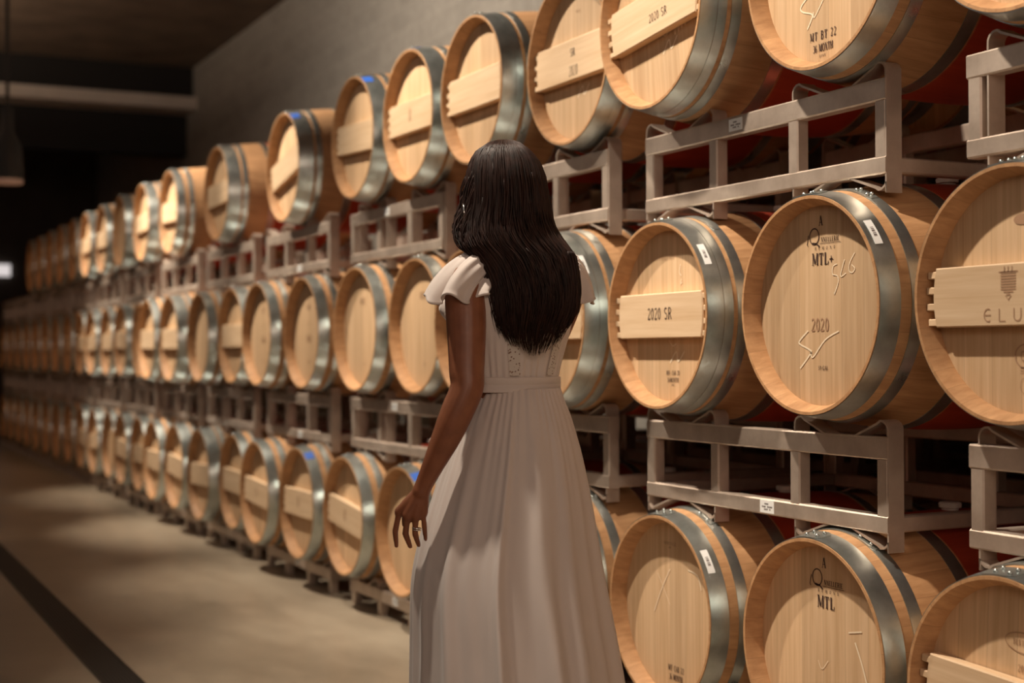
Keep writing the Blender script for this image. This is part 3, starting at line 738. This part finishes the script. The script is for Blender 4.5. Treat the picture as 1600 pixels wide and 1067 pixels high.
ell(hp(.086, 0, -.068), .012, .024, .0055); ell(hp(.084, 0, -.079), .012, .022, .007)
# arms
def hand(b, wrist, knuckles, tips, thumb, up_):
    wr = Vector(wrist)
    for i, (kn, r) in enumerate(zip(knuckles, (.0135, .014, .0135, .012))):
        capsule(b, [wr + (Vector(knuckles[i])-wr)*.12, wr + (Vector(kn)-wr)*.55, kn], [.0165, .0150, r*.93], 12)
    for (a, mid, tip), r in zip(tips, (.0072, .0076, .0072, .0064)):
        a, mid, tip = Vector(a), Vector(mid), Vector(tip); e = mid+(tip-mid)*.52
        capsule(b, [a, a.lerp(mid, .5), mid, e, tip], [r*1.18, r*1.0, r*1.08, r*.93, r*.78], 12)
    t = [Vector(p) for p in thumb]; capsule(b, t, [.015, .0125, .0105, .0085][:len(t)], 12)
SHL = Vector((-.110, -.082, 1.378)); ELB = K(729, 606, -.155); WR = K(663, 754, -.14)
up_arm = [tuple(SHL)+(.050,), tuple(K(728, 470, -.105))+(.050,), tuple(K(729, 530, -.128))+(.0455,), tuple(K(729, 580, -.148))+(.0415,), tuple(ELB)+(.0395,), tuple(K(713, 645, -.155))+(.0385,), tuple(K(697, 682, -.152))+(.0345,), tuple(K(680, 718, -.147))+(.0275,), tuple(WR)+(.0215,), tuple(K(657, 768, -.138))+(.0215,)]
P = spline(up_arm, 4); capsule(b, [p[:3] for p in P], [p[3] for p in P], 20)
kn = [K(623, 799, -.126), K(635.5, 805, -.138), K(648.5, 806, -.140), K(660.5, 801, -.134)]
hand(b, K(659, 764, -.138), kn,
     [(kn[0], K(616.5, 829, -.118), K(618.5, 852, -.104)), (kn[1], K(632.5, 833, -.130), K(640, 853, -.118)), (kn[2], K(647.5, 833, -.134), K(653, 851, -.122)), (kn[3], K(662, 822, -.130), K(664, 842, -.122))],
     [K(652, 778, -.125), K(640, 790, -.100), K(633, 803, -.080), K(632, 818, -.068)], None)
SHR = Vector((.150, .088, 1.392)); ELR = Vector((.055, .225, 1.150)); WRR = Vector((.010, .330, .945))
P = spline([tuple(SHR)+(.042,), (.125, .13, 1.31, .041), (.090, .19, 1.22, .037), tuple(ELR)+(.036,), (.035, .275, 1.05, .033), tuple(WRR)+(.021,)], 5)
capsule(b, [p[:3] for p in P], [p[3] for p in P], 20)
kn = [WRR + Vector((.018*(1.5-i), .02, -.075)) for i in range(4)]
hand(b, WRR, kn, [(k_, k_+Vector((0, .004, -.036)), k_+Vector((0, -.006, -.066))) for k_ in kn], [WRR+Vector((.01, 0, -.02)), WRR+Vector((.028, .01, -.05)), WRR+Vector((.032, .01, -.08))], None)
# legs and feet
for sd in (-1, 1):
    hip = Vector((CX, 0, .88)) + LAT*.085*sd; f0 = FWD*(.03 if sd > 0 else -.05)
    pts = [(hip, .088), (hip+Vector((0, 0, -.2))+f0*.3, .075), (hip+Vector((0, 0, -.40))+f0*.6, .052), (hip+Vector((0, 0, -.50))+f0*.6, .055), (hip+Vector((0, 0, -.62))+f0, .045), (hip+Vector((0, 0, -.78))+f0, .030)]
    capsule(b, [p for p, r in pts], [r for p, r in pts], 20)
    an = pts[-1][0]; capsule(b, [an, an-FWD*.02+Vector((0, 0, -.04)), an+FWD*.06+Vector((0, 0, -.062)), an+FWD*.14+Vector((0, 0, -.072))], [.030, .030, .028, .020], 16)
body = remeshed(b, 'person', M['skin'], .0032, 4)
person = ob('person', body, None, (3.5*math.sin(yaw), 3.5*math.cos(yaw), 0), (0, 0, -yaw))
tag(person, 'person in a long white dress with long dark hair, seen from behind', 'person')
for sd in (-1, 1):
    e = MB(); c = hp(.0775, sd*.029, -.002); e.ball(c, .0098, 16, 10); ey = ob('eye', e.mesh('eye', M['eyewhite'], 180), person)
    e = MB(); e.ball(c+HF_*.0055+HL*sd*.0005, .0052, 12, 8); ob('iris', e.mesh('iris', M['dark'], 180), ey)
    e = MB(); e.tube([hp(.086, sd*.014, .019), hp(.088, sd*.030, .024), hp(.078, sd*.046, .019)], [.0018, .0026, .0012], 8); ob('eyebrow', e.mesh('eyebrow', M['hair'], 180), person)
    an = Vector((CX, 0, .02)) + LAT*.085*sd + FWD*((.03 if sd > 0 else -.05)+.06)
    e = MB(); e.loft([[an + FWD*(.135*math.cos(a))*k_ + LAT*(.042*math.sin(a)*(1+.25*math.cos(a)))*k_ + Vector((0, 0, zz)) for a in [2*PI*i/28 for i in range(28)]] for k_, zz in ((.96, -.020), (1, -.012), (1, .0), (.93, .012))], True)
    ob('shoe', e.mesh('shoe', M['shoe'], 40), person)

e = MB(); e.tube([hp(.089, .021, -.0725), hp(.0965, .010, -.069), hp(.0985, 0, -.0705), hp(.0965, -.010, -.069), hp(.089, -.021, -.0725)], [.0012, .0042, .0045, .0042, .0012], 10)
e.tube([hp(.089, .019, -.0745), hp(.0965, .008, -.0785), hp(.0965, -.008, -.0785), hp(.089, -.019, -.0745)], [.0012, .0050, .0050, .0012], 10); ob('lips', e.mesh('lips', M['lips'], 180), person)
# dress
bod = [(1.132,.118,.086,.003), (1.155,.119,.087,.003), (1.21,.132,.095,.005), (1.265,.146,.104,.009), (1.316,.158,.106,.012), (1.36,.163,.102,.015), (1.395,.163,.090,.018), (1.425,.152,.076,.020), (1.45,.118,.066,.020), (1.468,.078,.060,.018)]
b = MB(); rings = []
for z, w_, d_, c in spline(bod, 5):
    g = max(0, 1-abs(z-1.15)/.12); R_ = ring_body((c, 0), w_, d_, z, 160)
    rings.append([p + (p-Vector((c, 0, z))).normalized()*(.0035*g*math.sin(k*1.18+math.sin(k*.31)*2) + .003*noise.noise(Vector((k*.12, z*9, 0)))) for k, p in enumerate(R_)])
b.loft(rings, False); dress = ob('dress', b.mesh('dress', M['cotton'], 180), person)
so = dress.modifiers.new('thick', 'SOLIDIFY'); so.thickness = .002; so.offset = -1
# skirt
rows = [(1.128, 741, 875), (1.10, 733, 881), (1.05, 718, 893), (.96, 696, 909), (.85, 672, 923), (.75, 652, 933), (.65, 641, 943), (.50, 639, 960), (.35, 637, 976), (.20, 634, 990), (.05, 630, 1003)]
rr_ = random.Random(5); folds = []
a = 0
while a < 2*PI:
    folds.append((a + rr_.uniform(-.03, .03), rr_.uniform(.035, .08), rr_.choice((.3, .5, 1.0, 1.25)), rr_.uniform(-.10, .10), rr_.uniform(0, .5))); a += rr_.uniform(.13, .36)
b = MB(); rings = []; NS = 520
for z, L, R_ in spline(rows, 7):
    tz = (1.128-z)/1.08; hw = (R_-L)/2*S_; xc = ((R_+L)/2-800)*S_; hd = .092+.25*min(1, tz*1.5)**.7
    ring = []
    for k in range(NS):
        th = 2*PI*k/NS; f = 0
        for a, wd, am, dr, st in folds:
            dd = (th-(a+dr*tz)+PI) % (2*PI)-PI
            if abs(dd) < .4: f += am*math.exp(-(dd/(wd*(1+.5*tz)))**2)*(1 if tz > st*.3 else .4)
        gath = .0018*math.sin(th*46+math.sin(th*7)*1.6)*math.exp(-tz*9)
        r_ = 1 + (f-.45)*(.018+.062*min(1, tz*1.8)) + gath/.12
        ring.append((xc + hw*r_*math.cos(th), .0 + hd*r_*math.sin(th) + .02*tz, z))
    rings.append(ring)
b.loft(rings, False); sk = ob('skirt', b.mesh('skirt', M['cotton'], 180), dress)
so = sk.modifiers.new('thick', 'SOLIDIFY'); so.thickness = .0015; so.offset = -1
b = MB(); rings = []
for z, q in ((1.1185, .0), (1.120, .006), (1.137, .0065), (1.138, .0055), (1.139, .0065), (1.1545, .006), (1.156, .0)):
    rings.append([Vector((.003, 0, z+.0015*math.sin(k/96*2*PI))) + LAT*(.1195+q)*math.cos(2*PI*k/96) + FWD*(.0875+q)*math.sin(2*PI*k/96) for k in range(96)])
b.loft(rings, False); ob('belt', b.mesh('belt', M['cotton'], 60), dress)
# eyelet strips down the back
for u0 in (.30, -.33):
    b = MB(); vs = []; n = 40
    for i in range(n+1):
        z = 1.158 + (1.40-1.158)*i/n; w_, d_, c = None, None, None
        for j in range(len(bod)-1):
            if bod[j][0] <= z <= bod[j+1][0]:
                t = (z-bod[j][0])/(bod[j+1][0]-bod[j][0]); w_, d_, c = [bod[j][q]*(1-t)+bod[j+1][q]*t for q in (1, 2, 3)]
        for s_ in range(4):
            u = u0 + (s_-1.5)*.055*(1 if u0 > 0 else 1) + (i/n)*.10*(1 if u0 > 0 else -1); th = -PI/2 - (-u)*-1*1.35
            vs.append(Vector((c, 0, z)) + LAT*(w_+.004)*math.cos(th) + FWD*(d_+.004)*math.sin(th))
    b.add(vs, [(i*4+s_, i*4+s_+1, (i+1)*4+s_+1, (i+1)*4+s_) for i in range(n) for s_ in range(3)])
    ob('lace_trim', b.mesh('lace_trim', M['lace'], 180), dress)
# flutter sleeves
def sleeve(side, top_c, hem_c, ru, rv, hr, phase, waves, amp, hz):
    b = MB(); n = 140; m_ = 16; lat = LAT*side; rings = []
    for j in range(m_+1):
        t = j/m_; ring = []
        for k in range(n):
            ph = 2*PI*k/n; sp, cp = math.sin(ph), math.cos(ph)
            p0 = Vector(top_c) + FWD*cp*ru + Vector((0, 0, 1))*sp*rv + lat*.01*max(0, sp)
            rf = hr + amp*math.sin(ph*waves+phase) + .0035*math.sin(ph*13+.7)*t + amp*.5*math.sin(ph*(waves*2-1)+1)
            p2 = Vector(hem_c) + FWD*cp*rf + lat*sp*rf + Vector((0, 0, hz*math.sin(ph*waves+phase+.6)))
            p1 = p0*.35 + p2*.65 + Vector((0, 0, .5*(p0.z-p2.z)*.75)) + lat*.010*max(0, sp)
            p = p0*(1-t)**2 + p1*2*t*(1-t) + p2*t*t
            p += (FWD*cp+lat*sp)*.0032*math.sin(ph*19+j*.15)*(1-t*.75)
            ring.append(p)
        rings.append(ring)
    last = rings[-1]; ctr = sum(last, Vector())/n                     # rolled hem
    rings.append([p + (p-ctr).normalized()*.003 + Vector((0, 0, -.003)) for p in last]); rings.append([p + Vector((0, 0, -.0065)) for p in last])
    b.loft(rings, False); o = ob('sleeve', b.mesh('sleeve', M['cotton'], 180), dress)
    so = o.modifiers.new('thick', 'SOLIDIFY'); so.thickness = .0015
sleeve(1, (-.052, -.040, 1.425), (-.128, -.100, 1.343), .056, .052, .070, 2.2, 5, .011, .011)
sleeve(-1, (.135, .075, 1.412), (.150, .095, 1.345), .052, .050, .058, .4, 5, .007, .006)
# ruffle over the bust, seen past the arm
b = MB(); rings = []
for i in range(20):
    t = i/19; z = 1.365 - .145*t
    rings.append([Vector((-.045-.135*(k/23)*(.55+.45*math.sin(PI*min(1, t*1.1+.12))) + .006*math.sin(t*9+k*.4), .060+.05*math.sin(k*.55)*t*.4+.035*(k/23), z + .006*math.sin(k*.6)*t)) for k in range(24)])
b.loft(rings, False, closed=False); o = ob('ruffle', b.mesh('ruffle', M['cotton'], 180), dress); so = o.modifiers.new('thick', 'SOLIDIFY'); so.thickness = .002

# jewellery
def torus(c, R_, r, axis, name, mat):
    b = MB(); ax = Vector(axis).normalized(); u = ax.orthogonal().normalized(); v = ax.cross(u); rings = []
    pts = [Vector(c) + u*R_*math.cos(2*PI*i/32) + v*R_*math.sin(2*PI*i/32) for i in range(32)]
    for i in range(32):
        rad = (pts[i]-Vector(c)).normalized(); rings.append([pts[i] + rad*r*math.cos(2*PI*k/8) + ax*r*math.sin(2*PI*k/8) for k in range(8)])
    rings.append(rings[0]); b.loft(rings, False); return ob(name, b.mesh(name, mat, 180), person)
torus(K(724, 333, -.055), .0215, .0022, (1, .17, 0), 'earring', M['silver'])
torus(K(650, 824, -.137), .0102, .0014, (.12, 0, 1), 'finger_ring', M['silver'])
torus(K(650, 827, -.137), .0100, .0010, (.12, 0, 1), 'finger_ring', M['silver'])

# hair: a solid inner mass with many locks over it
HROWS = [(1.732, 783, 795, .0, .010), (1.722, 766, 812, .0, .055), (1.700, 747, 829, .0, .085), (1.675, 737, 841, .0, .100), (1.64, 733, 849, -.002, .112), (1.60, 733, 853, -.008, .112), (1.56, 731, 857, -.02, .100), (1.52, 724, 862, -.04, .085),
         (1.49, 722, 872, -.06, .072), (1.465, 727, 884, -.075, .060), (1.44, 743, 896, -.09, .050), (1.40, 757, 900, -.10, .045), (1.36, 764, 903, -.108, .042), (1.31, 769, 900, -.112, .036), (1.27, 775, 886, -.110, .030), (1.24, 784, 876, -.108, .024), (1.215, 800, 862, -.106, .016), (1.19, 808, 856, -.106, .012)]
def hrow(z):
    for j in range(len(HROWS)-1):
        a, c = HROWS[j], HROWS[j+1]
        if a[0] >= z >= c[0]:
            t = (a[0]-z)/(a[0]-c[0]); t = t*t*(3-2*t) if 0 else t
            return [a[q]*(1-t)+c[q]*t for q in range(5)]
    return HROWS[-1] if z < 1.3 else HROWS[0]
def hpos(u, z, off=0.0):
    """u: 0 = left outline, .5 = nearest the camera, 1 = right outline, beyond wraps to the far side"""
    _, L, R_, yc, hd = hrow(z); q = (3.5+yc)/3.5; xc, hw = ((L+R_)/2-800)*S_*q, (R_-L)/2*S_*q
    th = PI + PI*u
    return Vector((xc + (hw+off)*math.cos(th), yc + (hd+off)*math.sin(th), z))
b = MB(); rings = []
zs = [1.730-.0065*i for i in range(70)]
for z in zs:
    rings.append([hpos(2*k/96, z, -.006 + .003*noise.noise(Vector((k*.35, z*3, 1))) + .0022*math.sin(k*2.1+z*14)) if z > 1.30 else hpos(2*k/96, z, -.006-(1.30-z)*.45) for k in range(96)])
# open the mass where the face is
for ring, z in zip(rings, zs):
    for k, p in enumerate(ring):
        d = p-HC; f = d.dot(HF_); l = d.dot(HL)
        if f > .035 and 1.47 < z < 1.685: ring[k] = p - HF_*(f-.035)
b.loft(rings, True); hair = ob('hair', b.mesh('hair', M['hair'], 180), person)
b = MB(); rr_ = random.Random(11)
for i in range(1150):
    u = rr_.uniform(-.13, 1.13); z0 = 1.729 - abs(rr_.gauss(0, .008)) if rr_.random() < .8 else rr_.uniform(1.45, 1.68)
    core = abs(u-.55)*2
    zend = 1.203 + .06*core**1.5 + min(.13, rr_.expovariate(1/.032)) + (.12*max(0, u-.80)/.2)*rr_.random()
    zend = min(zend, 1.40); n = 22; ph, ph2 = rr_.uniform(0, 6.28), rr_.uniform(0, 6.28); wave = rr_.uniform(.002, .007); off = rr_.uniform(-.002, .006)
    r0 = rr_.uniform(.0011, .0026); du = rr_.gauss(0, .035); pts = []
    for k in range(n+1):
        t = k/n; z = z0 + (zend-z0)*t; dn = 1.73-z
        uu = u + du*t + wave*5*math.sin(dn*17+ph*.4)*min(1, dn*3) ; 
        if u < .5 and z > 1.43: uu = max(uu, -.02)
        p = hpos(uu, z, off + .004*math.sin(dn*26+ph2)*min(1, dn*4))
        d = p-HC; f = d.dot(HF_)
        if f > .05 and z > 1.47: p -= HF_*(f-.05)
        pts.append(p)
    b.tube(pts, [r0*(.6 if k == 0 else 1)*(1-(k/n)**4*.85) for k in range(n+1)], 4, True)
# curls falling forward over her left shoulder
for i in range(70):
    ph = rr_.uniform(0, 6.28); u = rr_.uniform(-.10, .22); z0 = rr_.uniform(1.56, 1.66); zend = rr_.uniform(1.42, 1.475); pts = []
    for k in range(19):
        t = k/18; z = z0+(zend-z0)*t; p = hpos(u-.05*t, z, .003); p.x -= .016*math.sin(PI*t)*rr_.uniform(.85, 1.1)*(1 if u < .08 else .4); p.x += .006*math.sin(t*7+ph); p.y += .006*math.cos(t*7+ph); pts.append(p)
    b.tube(pts, [.0018*(1-.7*(k/18)**3) for k in range(19)], 4, True)
# a separate lock down the right shoulder blade
for i in range(60):
    off = rr_.uniform(-.012, .012); pts = []
    zend = rr_.uniform(1.30, 1.36)
    for k in range(15):
        t = k/14; z = 1.45+(zend-1.45)*t; p = K(892+8*math.sin(t*2.2)+off*400*(1-.6*t), 553, -.125); p.z = z; p.y += .004*math.sin(i); pts.append(p)
    b.tube(pts, [.0016*(1-.7*(k/14)**3) for k in range(15)], 4, True)
ob('hair_locks', b.mesh('hair_locks', M['hair'], 180), hair)
